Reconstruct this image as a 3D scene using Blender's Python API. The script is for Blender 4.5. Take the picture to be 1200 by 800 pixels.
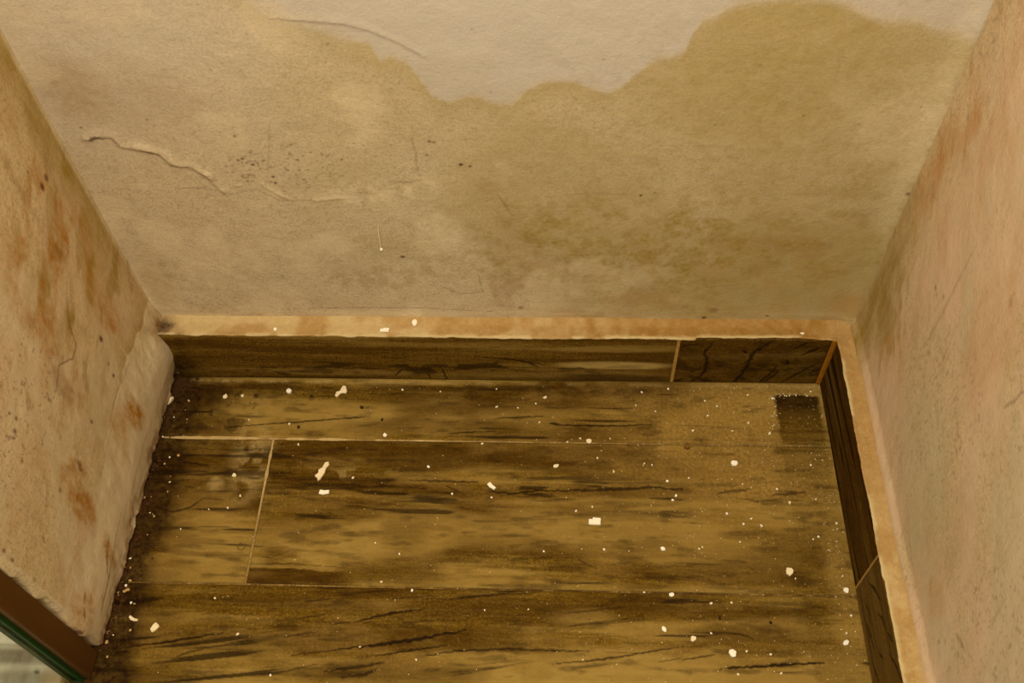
import bpy, bmesh, math, random
import numpy as np
from mathutils import Vector, Matrix

for o in list(bpy.data.objects):
    bpy.data.objects.remove(o, do_unlink=True)
SC = bpy.context.scene
COL = SC.collection

# ------------------------------------------------------------------ camera
CAM = np.array([.5097, -.7123, 1.1053])
RX = np.array([0.99902902, 0.03220422, -0.03006504])
UP = np.array([-0.00904482, 0.81779728, 0.57543531])
FW = np.array([-0.04311855, 0.57460465, -0.8172945])
FPX = 1150.03
cam = bpy.data.cameras.new('camera')
cam.sensor_width = 36.0
cam.lens = FPX / 1200 * 36
cam.clip_start = 0.02
co = bpy.data.objects.new('camera', cam)
COL.objects.link(co)
co.matrix_world = Matrix(((RX[0], UP[0], -FW[0], CAM[0]), (RX[1], UP[1], -FW[1], CAM[1]),
                          (RX[2], UP[2], -FW[2], CAM[2]), (0, 0, 0, 1)))
SC.camera = co

# ------------------------------------------------------------------ light
W = bpy.data.worlds.new('world'); SC.world = W
W.use_nodes = True
W.node_tree.nodes['Background'].inputs[0].default_value = (1.0, .955, .86, 1)
W.node_tree.nodes['Background'].inputs[1].default_value = .75
def area(name, loc, target, sx, sy, power, col):
    l = bpy.data.lights.new(name, 'AREA'); l.shape = 'RECTANGLE'
    l.size = sx; l.size_y = sy; l.energy = power; l.color = col
    o = bpy.data.objects.new(name, l); COL.objects.link(o)
    o.location = loc
    o.rotation_euler = (Vector(target) - Vector(loc)).to_track_quat('-Z', 'Y').to_euler()
    return o
area('ceiling_lamp', (.42, -.62, 1.75), (.44, -.15, .1), .6, .6, 17, (1.0, .945, .83))
SC.view_settings.view_transform = 'Standard'
SC.view_settings.look = 'None'
SC.view_settings.gamma = 1.0
SC.view_settings.exposure = 0.22
SC.view_settings.use_curve_mapping = False

# ------------------------------------------------------------------ room measures (metres)
FW_ = .860      # floor width, face of the right skirting
YB = .027       # back wall
XR = .8835      # right wall
H = .1015       # skirting height
YE = -.3695     # near end of the left wall
CEIL = 2.42
YN = -1.30      # how far the built room reaches towards the viewer

# sight lines of the survey: a point of the photograph put on a known real plane
def ray(p):
    return FW + RX * (p[0] - 600) / FPX - UP * (p[1] - 400) / FPX
def on(axis, val, p):
    d = ray(p)
    return CAM + d * ((val - CAM[axis]) / d[axis])
def fl(*p): q = on(2, 0.0, p); return (q[0], q[1])
def bk(*p): q = on(1, YB, p); return (q[0], q[2])
def lf(*p): q = on(0, -.002, p); return (q[1], q[2])
def rt(*p): q = on(0, XR, p); return (q[1], q[2])
def bb(*p): q = on(1, 0.0, p); return (q[0], q[2])
def rb(*p): q = on(0, FW_, p); return (q[1], q[2])
def many(f, s):
    return [f(*p) for p in s]

# ------------------------------------------------------------------ numpy noise
def vnoise(x, y, seed=0):
    xi = np.floor(x).astype(np.int64); yi = np.floor(y).astype(np.int64)
    fx = x - xi; fy = y - yi
    fx = fx * fx * (3 - 2 * fx); fy = fy * fy * (3 - 2 * fy)
    def h(a, b):
        n = (a * 374761393 + b * 668265263 + seed * 1274126177) & 0x7fffffff
        n = ((n ^ (n >> 13)) * 1274126177) & 0x7fffffff
        n = n ^ (n >> 16)
        return (n & 0xffff) / 65535.0
    a = h(xi, yi); b = h(xi + 1, yi); c = h(xi, yi + 1); d = h(xi + 1, yi + 1)
    return (a * (1 - fx) + b * fx) * (1 - fy) + (c * (1 - fx) + d * fx) * fy
def fbm(x, y, sx, sy=None, oct=4, seed=0):
    sy = sy or sx
    s = 0.0; a = .5; t = 0.0
    for i in range(oct):
        s = s + a * vnoise(x * sx * 2 ** i + 17.3 * i, y * sy * 2 ** i + 9.1 * i, seed + i * 31)
        t += a; a *= .5
    return s / t
def ss(a, b, x):
    t = np.clip((x - a) / (b - a), 0, 1)
    return t * t * (3 - 2 * t)
def blob(x, y, c, rx, ry, rot=0.0, soft=.6, warp=None):
    dx = x - c[0]; dy = y - c[1]
    cr, sr = math.cos(rot), math.sin(rot)
    a = (dx * cr + dy * sr) / rx; b = (-dx * sr + dy * cr) / ry
    r = np.sqrt(a * a + b * b)
    if warp is not None: r = r + warp
    return 1 - ss(1 - soft, 1 + soft, r)
def stroke(m, x, y, pts, w, k=1.0, taper=True, soft=.7, seed=3):
    """lays a thin hand-drawn mark along a polyline into mask m (max)"""
    pts = np.array(pts, float)
    lo = pts.min(0) - w * 4; hi = pts.max(0) + w * 4
    idx = np.nonzero((x > lo[0]) & (x < hi[0]) & (y > lo[1]) & (y < hi[1]))[0]
    if len(idx) == 0: return
    px = x[idx]; py = y[idx]
    px = px + (vnoise(px * 260, py * 260, seed) - .5) * w * 1.1
    py = py + (vnoise(px * 260, py * 260, seed + 5) - .5) * w * 1.1
    best = np.full(len(idx), 9e9); tt = np.zeros(len(idx))
    n = len(pts) - 1
    for i in range(n):
        a, b = pts[i], pts[i + 1]; d = b - a; L2 = max(d @ d, 1e-12)
        t = np.clip(((px - a[0]) * d[0] + (py - a[1]) * d[1]) / L2, 0, 1)
        dd = np.hypot(px - a[0] - t * d[0], py - a[1] - t * d[1])
        u = dd < best
        best[u] = dd[u]; tt[u] = (i + t[u]) / n
    ww = w * (.35 + .65 * np.sin(np.pi * np.clip(tt, .02, .98))) if taper else w
    v = k * (1 - ss(1 - soft, 1 + soft * .6, best / ww))
    m[idx] = np.maximum(m[idx], v)
def ridge(x, y, pts, w):
    """signed helper: returns distance field and which side (for folds in plaster)"""
    pts = np.array(pts, float)
    best = np.full(x.shape, 9e9); side = np.zeros(x.shape)
    for i in range(len(pts) - 1):
        a, b = pts[i], pts[i + 1]; d = b - a; L2 = d @ d
        t = np.clip(((x - a[0]) * d[0] + (y - a[1]) * d[1]) / L2, 0, 1)
        ex = x - a[0] - t * d[0]; ey = y - a[1] - t * d[1]
        dd = np.hypot(ex, ey); u = dd < best
        best[u] = dd[u]; side[u] = np.sign(d[0] * ey[u] - d[1] * ex[u])
    return best, side

# ------------------------------------------------------------------ materials
def lin(c):
    f = lambda v: (v / 255 / 12.92) if v / 255 <= .04045 else ((v / 255 + .055) / 1.055) ** 2.4
    return (f(c[0]), f(c[1]), f(c[2]), 1)
class NT:
    def __init__(s, name):
        s.m = bpy.data.materials.new(name); s.m.use_nodes = True
        s.t = s.m.node_tree; s.b = s.t.nodes['Principled BSDF']
        s.tc = s.n('ShaderNodeTexCoord')
    def n(s, k, **kw):
        q = s.t.nodes.new(k)
        for a, v in kw.items(): setattr(q, a, v)
        return q
    def l(s, a, b): s.t.links.new(a, b)
    def noise(s, scale, stretch=(1, 1, 1), detail=6, rough=.68):
        mp = s.n('ShaderNodeMapping'); mp.inputs['Scale'].default_value = stretch
        s.l(s.tc.outputs['Object'], mp.inputs['Vector'])
        q = s.n('ShaderNodeTexNoise'); q.inputs['Scale'].default_value = scale
        q.inputs['Detail'].default_value = detail; q.inputs['Roughness'].default_value = rough
        s.l(mp.outputs[0], q.inputs['Vector'])
        return q.outputs['Fac']
    def rng(s, v, a, b, c=0.0, d=1.0):
        q = s.n('ShaderNodeMapRange'); q.inputs[1].default_value = a; q.inputs[2].default_value = b
        q.inputs[3].default_value = c; q.inputs[4].default_value = d
        s.l(v, q.inputs[0]); return q.outputs[0]
    def mul(s, a, b, op='MULTIPLY'):
        q = s.n('ShaderNodeMath', operation=op); s.l(a, q.inputs[0])
        if isinstance(b, (int, float)): q.inputs[1].default_value = b
        else: s.l(b, q.inputs[1])
        return q.outputs[0]
    def attr(s, name):
        q = s.n('ShaderNodeAttribute'); q.attribute_name = name
        return q.outputs['Fac']
    def mix(s, a, c, f, mode='MIX'):
        q = s.n('ShaderNodeMix', data_type='RGBA', blend_type=mode)
        if isinstance(a, tuple): q.inputs[6].default_value = a
        else: s.l(a, q.inputs[6])
        if isinstance(c, tuple): q.inputs[7].default_value = c
        else: s.l(c, q.inputs[7])
        if isinstance(f, (int, float)): q.inputs[0].default_value = f
        else: s.l(f, q.inputs[0])
        return q.outputs[2]
def layered(name, base, var=(), layers=(), rough=.8, rough_var=None, bump=(), spec=.1):
    """base colour, then noise variations, then the masks stored on the mesh"""
    t = NT(name)
    c = lin(base)
    for scale, stretch, rgb, lo, hi, k in var:
        c = t.mix(c, lin(rgb), t.rng(t.noise(scale, stretch), lo, hi, 0, k))
    for at, rgb, nscale, nstretch, nk in layers:
        f = t.attr(at)
        if nk > 0:
            f = t.mul(f, t.rng(t.noise(nscale, nstretch), .35, .65, 1 - nk, 1.0))
        c = t.mix(c, lin(rgb), f)
    if isinstance(c, tuple): t.b.inputs['Base Color'].default_value = c
    else: t.l(c, t.b.inputs['Base Color'])
    t.b.inputs['Roughness'].default_value = rough
    t.b.inputs['Specular IOR Level'].default_value = spec
    nrm = None
    for scale, stretch, strength, dist in bump:
        b = t.n('ShaderNodeBump'); b.inputs['Strength'].default_value = strength
        b.inputs['Distance'].default_value = dist
        t.l(t.noise(scale, stretch), b.inputs['Height'])
        if nrm is not None: t.l(nrm, b.inputs['Normal'])
        nrm = b.outputs[0]
    if nrm is not None: t.l(nrm, t.b.inputs['Normal'])
    return t.m
ONE = (1, 1, 1)
WALLVAR = lambda a, b, st=ONE: [(5, ONE, a, .35, .7, .7), (30, st, b, .45, .75, .40), (130, st, (132, 104, 56), .52, .74, .42), (330, st, (116, 86, 42), .48, .68, .42), (380, ONE, (226, 208, 172), .52, .74, .45)]
WALLBUMP = [(14, ONE, .28, .008), (95, ONE, .22, .002), (420, ONE, .55, .0008)]
V3 = (1, 1, .7)
M_back = layered('damp_stained_plaster_back', (192, 170, 130), WALLVAR((200, 178, 138), (182, 158, 114)), [
    ('dry', (190, 177, 156), 20, ONE, .12),
    ('olive', (164, 141, 82), 40, ONE, .25),
    ('mould', (146, 120, 46), 190, ONE, .7),
    ('brown', (150, 116, 62), 90, ONE, .5),
    ('pale', (216, 194, 150), 200, ONE, .5),
    ('orange', (176, 130, 62), 120, ONE, .5),
    ('dark', (72, 38, 6), 200, ONE, .0)], rough=.85, bump=WALLBUMP)
M_left = layered('damp_stained_plaster_left', (200, 176, 128), WALLVAR((208, 186, 140), (184, 156, 100), V3), [
    ('pink', (204, 176, 138), 30, ONE, .4),
    ('olive', (150, 122, 50), 60, (1, 1, .25), .5),
    ('pale', (208, 190, 150), 90, (1, 1, .4), .3),
    ('orange', (164, 110, 18), 110, (1, 1, .5), .75),
    ('brown', (128, 88, 28), 110, (1, 1, .4), .5),
    ('dark', (84, 36, 4), 200, ONE, .0)], rough=.85, bump=WALLBUMP)
M_right = layered('damp_stained_plaster_right', (204, 176, 132), WALLVAR((212, 186, 144), (190, 162, 112), V3), [
    ('pink', (212, 180, 144), 30, ONE, .4),
    ('olive', (152, 124, 50), 60, (1, 1, .25), .45),
    ('pale', (192, 176, 136), 90, (1, 1, .4), .3),
    ('orange', (186, 134, 70), 80, (1, 1, .35), .5),
    ('brown', (144, 108, 56), 110, (1, 1, .4), .4),
    ('dark', (80, 50, 20), 200, ONE, .0)], rough=.85, bump=WALLBUMP)
M_ledge = layered('rough_cement_ledge', (178, 142, 86), [(40, ONE, (158, 122, 62), .4, .65, .6), (300, ONE, (200, 172, 120), .52, .7, .5), (420, ONE, (110, 76, 34), .56, .75, .6)], [
    ('orange', (142, 98, 28), 120, ONE, .45),
    ('pale', (206, 182, 128), 240, ONE, .3),
    ('dark', (50, 26, 10), 100, ONE, .3)], rough=.9, bump=[(120, ONE, .5, .003), (600, ONE, .5, .001)])
def wood(name, stretch, base=(104, 75, 6), spec=.06, rough=.7, streak=1.0):
    st = lambda a: tuple(a * q for q in stretch)
    half = tuple(1.0 if q == 1 else .35 for q in stretch)
    cross = tuple(1.0 if q < 1 else .07 for q in stretch)
    fine = tuple(1.0 if q == 1 else .05 for q in stretch)
    return layered(name, base, [
        (9, st(1.0), (124, 96, 26), .36, .72, .55 * streak),
        (24, st(1.0), (72, 45, 1), .44, .76, .60 * streak),
        (60, half, (72, 45, 1), .48, .74, .50),
        (130, fine, (156, 126, 58), .50, .74, .60 * streak),
        (170, fine, (46, 25, 0), .50, .72, .70 * streak),
        (150, cross, (66, 42, 2), .50, .72, .45),
        (240, half, (36, 19, 0), .50, .68, .60),
        (420, half, (38, 20, 0), .52, .66, .60),
        (380, ONE, (172, 140, 66), .53, .70, .60)], [
        ('light', (156, 126, 60), 130, half, .35),
        ('dim', (62, 37, 0), 130, half, .40),
        ('dust', (158, 124, 58), 240, ONE, .6),
        ('grime_shade', (32, 14, 0), 110, ONE, .5),
        ('pale', (182, 154, 92), 200, ONE, .5),
        ('crack', (26, 12, 0), 200, ONE, .0)], rough=rough, spec=spec,
        bump=[(60, stretch, .2, .0012)])
M_floor = wood('wood_look_floor_tile', (.10, 1, 1))
M_back_tile = wood('wood_look_skirting_tile_back', (.12, 1, 1), base=(96, 66, 10), streak=.5)
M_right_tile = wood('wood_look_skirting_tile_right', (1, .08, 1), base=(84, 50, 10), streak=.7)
M_grout = layered('floor_grout', (128, 98, 40), [(60, (1, 1, 1), (92, 62, 20), .42, .62, .9), (350, ONE, (196, 168, 112), .5, .7, .6)],
                  [('pale', (196, 166, 108), 220, ONE, .4), ('dark', (56, 34, 8), 160, ONE, .4)], rough=.9)
M_joint = layered('skirting_joint_grout', (166, 128, 60), [(300, ONE, (120, 84, 34), .45, .7, .8)], rough=.9)
M_corner = layered('orange_corner_grout', (150, 92, 16), [(160, ONE, (118, 76, 18), .45, .7, .8)], rough=1.0, spec=.05)
M_chip = layered('paint_chip', (236, 216, 170), [(300, ONE, (214, 184, 128), .5, .75, .7)], rough=.75)
M_chipw = layered('white_paint_chip', (246, 236, 208), [(300, ONE, (226, 206, 160), .5, .75, .5)], rough=.7)
M_crumb = layered('dull_crumb', (196, 160, 96), [(300, ONE, (130, 92, 42), .5, .75, .8)], rough=.9)
M_peb = layered('brown_pebble', (116, 82, 32), [(300, ONE, (80, 52, 16), .45, .7, .8)], rough=.8)
M_dark = layered('dark_grit', (58, 34, 10), [(300, ONE, (92, 60, 24), .5, .75, .8)], rough=.8)
M_post = layered('brown_coated_profile', (82, 50, 4), [(30, (1, 1, .1), (68, 40, 3), .4, .7, .7)], rough=.5, spec=.4)
M_seal = layered('green_seal', (30, 58, 18), [(60, ONE, (22, 46, 16), .4, .7, .6)], rough=.5)
M_outer = layered('pale_streaked_stone', (232, 222, 190), [(6, (1, 3, 1), (206, 192, 154), .45, .62, .8)], [
    ('streak', (98, 84, 50), 40, (1, .3, 1), .3), ('tan', (176, 142, 88), 40, ONE, .3), ('dark', (40, 30, 12), 90, ONE, 0)], rough=.45, spec=.4)
M_ceil = layered('ceiling_paint', (214, 204, 188), [(6, ONE, (204, 192, 172), .4, .7, .6)], rough=.9)
def glass_mat():
    t = NT('clear_shower_glass')
    tr = t.n('ShaderNodeBsdfTransparent'); tr.inputs[0].default_value = (.97, .99, .95, 1)
    gl = t.n('ShaderNodeBsdfGlossy'); gl.inputs['Roughness'].default_value = .03
    fr = t.n('ShaderNodeLayerWeight'); fr.inputs[0].default_value = .5
    fz = t.mul(t.mul(t.mul(fr.outputs['Facing'], 5.0, 'POWER'), .9), .04, 'ADD')
    mx = t.n('ShaderNodeMixShader')
    t.l(fz, mx.inputs[0]); t.l(tr.outputs[0], mx.inputs[1]); t.l(gl.outputs[0], mx.inputs[2])
    t.l(mx.outputs[0], t.t.nodes['Material Output'].inputs['Surface'])
    return t.m
M_glass = glass_mat()

# ------------------------------------------------------------------ mesh helpers
def link(name, me, mat, parent=None, **props):
    o = bpy.data.objects.new(name, me); COL.objects.link(o)
    if mat: me.materials.append(mat)
    if parent: o.parent = parent
    for k, v in props.items(): o[k] = v
    return o
def mesh_from(name, P, quads, attrs=None, smooth=True):
    me = bpy.data.meshes.new(name)
    P = np.asarray(P, np.float32); Q = np.asarray(quads, np.int32)
    me.vertices.add(len(P)); me.vertices.foreach_set('co', P.ravel())
    me.loops.add(Q.size); me.loops.foreach_set('vertex_index', Q.ravel())
    me.polygons.add(len(Q)); me.polygons.foreach_set('loop_start', np.arange(0, Q.size, 4, dtype=np.int32))
    me.update(calc_edges=True); me.validate()
    if smooth: me.polygons.foreach_set('use_smooth', np.ones(len(me.polygons), bool))
    for k, v in (attrs or {}).items():
        a = me.attributes.new(k, 'FLOAT', 'POINT')
        v = np.asarray(v, np.float32)
        if len(v) < len(P): v = np.concatenate([v, np.zeros(len(P) - len(v), np.float32)])
        a.data.foreach_set('value', np.clip(v, 0, 1))
    return me
def steps(*segs):
    """coordinate list from (start, end, step) runs"""
    out = []
    for a, b, s in segs:
        n = max(1, int(round(abs(b - a) / s)))
        out += list(a + (b - a) * np.arange(n) / n)
    out.append(segs[-1][1])
    return np.array(out)
def grid(us, vs):
    nu, nv = len(us), len(vs)
    U, V = np.meshgrid(us, vs, indexing='ij')
    i = np.arange(nu * nv).reshape(nu, nv)
    Q = np.stack([i[:-1, :-1], i[1:, :-1], i[1:, 1:], i[:-1, 1:]], -1).reshape(-1, 4)
    return U.ravel(), V.ravel(), Q, i
def rim(i):
    return np.concatenate([i[:, 0], i[-1, 1:], i[-2::-1, -1], i[0, -2:0:-1]])
def skirted(P, Q, i, off):
    """closes the open border of a sheet by dropping it along off (thickness)"""
    r = rim(i); n = len(P)
    P2 = np.concatenate([P, P[r] + np.asarray(off)])
    k = np.arange(len(r)); k2 = np.roll(k, -1)
    S = np.stack([r[k2], r[k], n + k, n + k2], -1)
    return P2, np.concatenate([Q, S])
def box_bm(bm, lo, hi, bevel=0.0):
    r = bmesh.ops.create_cube(bm, size=1.0)
    for v in r['verts']:
        v.co = Vector([lo[a] + (v.co[a] + .5) * (hi[a] - lo[a]) for a in range(3)])
    if bevel:
        bmesh.ops.bevel(bm, geom=list({e for v in r['verts'] for e in v.link_edges}), offset=bevel, segments=2, affect='EDGES', profile=.5)
def box(name, lo, hi, mat, parent=None, bevel=0.0, **props):
    bm = bmesh.new(); box_bm(bm, lo, hi, bevel)
    me = bpy.data.meshes.new(name); bm.to_mesh(me); bm.free()
    return link(name, me, mat, parent, **props)
def holder(name, **props):
    o = bpy.data.objects.new(name, None); COL.objects.link(o); o.empty_display_size = .05
    for k, v in props.items(): o[k] = v
    return o

# ================================================================== BACK WALL
def build_back():
    xs = steps((-.06, .905, .0015))
    zs = steps((.085, .62, .0015), (.62, CEIL, .12))
    x, z, Q, idx = grid(xs, zs)
    N = len(x)
    Z = lambda: np.zeros(N)
    wv = fbm(x, z, 45, oct=4, seed=5) - .5
    wl = fbm(x, z, 8, oct=4, seed=9) - .5
    # tide line of the damp
    edge = many(bk, [(150, -160), (230, -70), (270, -20), (300, 12), (350, 30), (400, 46), (432, 50), (445, 70), (456, 62), (476, 70), (494, 95), (506, 111),
                     (525, 120), (545, 112), (562, 112), (578, 121), (600, 123), (616, 107), (640, 95), (665, 92), (690, 102), (710, 110),
                     (727, 104), (742, 88), (766, 73), (790, 68), (802, 62), (812, 42), (824, 24), (850, 12), (885, 2), (950, -2), (1000, 8),
                     (1040, 24), (1090, 28), (1128, 40), (1150, 44)])
    ex = np.array([p[0] for p in edge]); ez = np.array([p[1] for p in edge])
    zb = np.interp(x, ex, ez) + wv * .010
    d = z - zb
    soft = np.interp(x, [0, .15, .30, .33, .6, .68, .9], [.09, .07, .03, .006, .008, .014, .016])
    dry = ss(-soft, soft, d)
    dry *= np.interp(x, [0, .18, .28, .9], [.1, .45, .95, .9])
    dry = np.maximum(dry, .5 * blob(x, z, bk(110, 40), .16, .12, soft=.8, warp=wl))
    inside = (1 - ss(-.004, .002, d)) * ss(-.055, -.002, d)          # richer rim just under the tide line
    right = ss(.45, .75, x + wl * .25)
    olive = .85 * right * (1 - ss(-.01, .004, d)) * np.interp(z, [.1, .16, .25, .32, .42, .6], [.75, .95, .75, .60, .85, .85]) * (.65 + .7 * (wl + .5))
    olive = np.maximum(olive, inside * np.interp(x, [.2, .3, .34, .5, .9], [.1, .55, .55, .65, .5]))
    olive = np.maximum(olive, .85 * right * ss(.34, .26, z) * ss(.08, .14, z))
    olive = np.maximum(olive, .60 * blob(x, z, bk(640, 215), .17, .13, warp=wl * 1.6))
    olive = np.maximum(olive, .25 * blob(x, z, bk(420, 110), .10, .07, soft=.9, warp=wl * 1.2))
    mould = .5 * ss(.45, .68, fbm(x, z, 60, oct=6, seed=21)) * blob(x, z, bk(850, 290), .26, .11, warp=wl * 1.2)
    mould += .55 * ss(.48, .70, fbm(x, z, 90, oct=5, seed=27)) * blob(x, z, bk(690, 300), .22, .09, warp=wl)
    mould += .35 * ss(.5, .66, fbm(x, z, 160, oct=4, seed=28)) * blob(x, z, bk(900, 130), .2, .12, soft=.9, warp=wl)
    mould += .35 * blob(x, z, bk(860, 300), .24, .075, soft=.9, warp=wl * 1.4)
    mould += .5 * blob(x, z, bk(820, 365), .06, .012, warp=wv)
    brown = .7 * blob(x, z, bk(183, 325), .022, .04, warp=wv * 2) + .45 * blob(x, z, bk(470, 320), .06, .02, .2, warp=wv * 3) * ss(.4, .6, fbm(x, z, 90, seed=33))
    brown += .45 * blob(x, z, bk(575, 220), .018, .008, warp=wv) + .35 * blob(x, z, bk(85, 100), .025, .03, warp=wl * 2)
    brown += .5 * ss(.54, .7, fbm(x, z, 20, oct=5, seed=35)) * ss(.2, .5, x) * (1 - ss(.2, .4, z))
    brown += .3 * blob(x, z, bk(180, 120), .07, .05, warp=wl * 2)
    pale = .5 * ss(.55, .7, fbm(x, z, 16, oct=5, seed=41)) * (1 - right) * (1 - dry)
    pale += .7 * blob(x, z, bk(430, 225), .07, .014, .05, warp=wv * 2) * ss(.4, .6, fbm(x, z, 100, seed=43))
    pale += .5 * ss(.50, .6, fbm(x, z, 6, 130, oct=3, seed=45)) * (1 - ss(.112, .13, z)) * (1 - right * .5)
    pale += .3 * np.exp(-((x - XR + .012) / .016) ** 2) * ss(.2, .32, z) + .4 * blob(x, z, bk(1060, 150), .05, .07, .9, warp=wv * 2)
    orange = .25 * ss(.50, .75, fbm(x, z, 34, oct=6, seed=47)) * ss(.35, .6, x) * (1 - ss(.16, .34, z))
    orange += .5 * blob(x, z, bk(995, 358), .025, .02, warp=wv)
    dark = Z()
    fold = many(bk, [(104, 163), (117, 158), (132, 161), (142, 171), (165, 174), (188, 180), (202, 193), (224, 195), (242, 205), (257, 222)])
    for pts, w, k in [
        ([(104, 163), (112, 161), (122, 162)], .0022, .75), ([(110, 162), (132, 161), (142, 171)], .0010, .35), ([(166, 177), (190, 182)], .0016, .5), ([(198, 193), (226, 199), (246, 211)], .0012, .35),
        ([(200, 222), (235, 220), (258, 223)], .0010, .3), ([(268, 228), (300, 222), (330, 235), (375, 234)], .0010, .35),
        ([(310, 22), (355, 24), (402, 28), (432, 36), (466, 50), (496, 66)], .0011, .26),
        ([(316, 138), (315, 172), (313, 204)], .0008, .25), ([(480, 137), (484, 165), (489, 196), (492, 212)], .0009, .32), ([(454, 213), (478, 214), (494, 211)], .0012, .32),
        ([(583, 228), (591, 238), (602, 254)], .0012, .3), ([(628, 232), (690, 226), (740, 228)], .0009, .2), ([(505, 330), (540, 345), (566, 341)], .0011, .4),
        ([(330, 362), (420, 360), (500, 361), (580, 365)], .0009, .4), ([(812, 338), (880, 332)], .0009, .25), ([(560, 320), (566, 342)], .0011, .35)]:
        stroke(dark, x, z, many(bk, pts), w, k)
    for px, py, r, k in [(273, 150, .001, .5), (275, 160, .0016, .7), (277, 168, .001, .5), (279, 188, .0018, .8), (284, 186, .002, .75), (289, 191, .0014, .6), (296, 193, .002, .85), (265, 195, .0014, .7), (320, 207, .0018, .9),
                      (323, 214, .0018, .85), (333, 224, .0012, .7), (290, 212, .0018, .6), (347, 204, .0012, .6), (341, 169, .0012, .7), (364, 178, .0014, .7), (349, 187, .0014, .7), (346, 187, .001, .6),
                      (334, 196, .0013, .6), (356, 210, .0014, .6), (332, 180, .001, .5), (334, 189, .001, .5), (172, 140, .0013, .7), (95, 149, .0015, .7), (540, 193, .0022, 1), (551, 195, .0016, .9),
                      (503, 166, .0018, .75), (508, 167, .0018, .6), (500, 182, .0018, .6), (400, 187, .0014, .7), (415, 168, .0012, .5), (751, 229, .0018, .8), (767, 226, .0014, .5), (472, 301, .0026, .85), (415, 219, .0014, .4),
                      (825, 372, .003, .8), (899, 370, .002, .7), (836, 364, .006, .35), (1079, 125, .0012, .6), (838, 147, .0016, .4), (942, 136, .0014, .5), (1006, 145, .002, .3), (885, 63, .0014, .3), (891, 77, .0014, .35),
                      (708, 70, .0014, .45), (553, 34, .0014, .4), (575, 108, .0015, .3), (384, 52, .0015, .45), (610, 361, .003, .5), (1064, 224, .003, .6)]:
        c = bk(px, py); dark[:] = np.maximum(dark, k * blob(x, z, c, r, r * .85, soft=.55))
    # scattered pin-head spots
    spots = ss(.70, .80, fbm(x, z, 240, oct=2, seed=77)) * blob(x, z, bk(320, 195), .07, .03, warp=wl) * .5
    dark = np.maximum(dark, spots)
    # relief: broad waves, the blistered fold, flaked step at the skirting
    y = np.full(N, YB) + .0030 * wl + .0007 * wv
    dd, side = ridge(x, z, fold, .01)
    y -= .0030 * np.exp(-np.where(side > 0, (dd / .0070) ** 2, (dd / .0020) ** 2)) * (.35 + .75 * ss(.25, .75, fbm(x, z, 70, oct=3, seed=61)))
    d2, s2 = ridge(x, z, many(bk, [(262, 222), (300, 213), (345, 238), (400, 232), (448, 228), (490, 212)]), .01)
    y -= .0006 * np.exp(-np.where(s2 > 0, (d2 / .004) ** 2, (d2 / .0015) ** 2)) * ss(.45, .62, fbm(x, z, 60, seed=62)) * 1.3
    d3, s3 = ridge(x, z, many(bk, [(330, 22), (402, 28), (432, 36), (466, 50), (496, 66)]), .01)
    y -= .0006 * np.exp(-np.where(s3 > 0, (d3 / .006) ** 2, (d3 / .0014) ** 2))
    cc, _ = x, z
    y -= .006 * ss(.004, -.012, x) * ss(.22, .10, z)      # swollen plaster in the left corner
    y -= .004 * np.exp(-((x - XR) / .012) ** 2)            # soft fillet in the right corner
    P = np.stack([x, y, z], -1)
    return mesh_from('wall_back', P, Q, dict(dry=dry, olive=olive, mould=mould, brown=brown, pale=pale, orange=orange, dark=dark))
wall_back = link('wall_back', build_back(), M_back, kind='structure')

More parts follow.
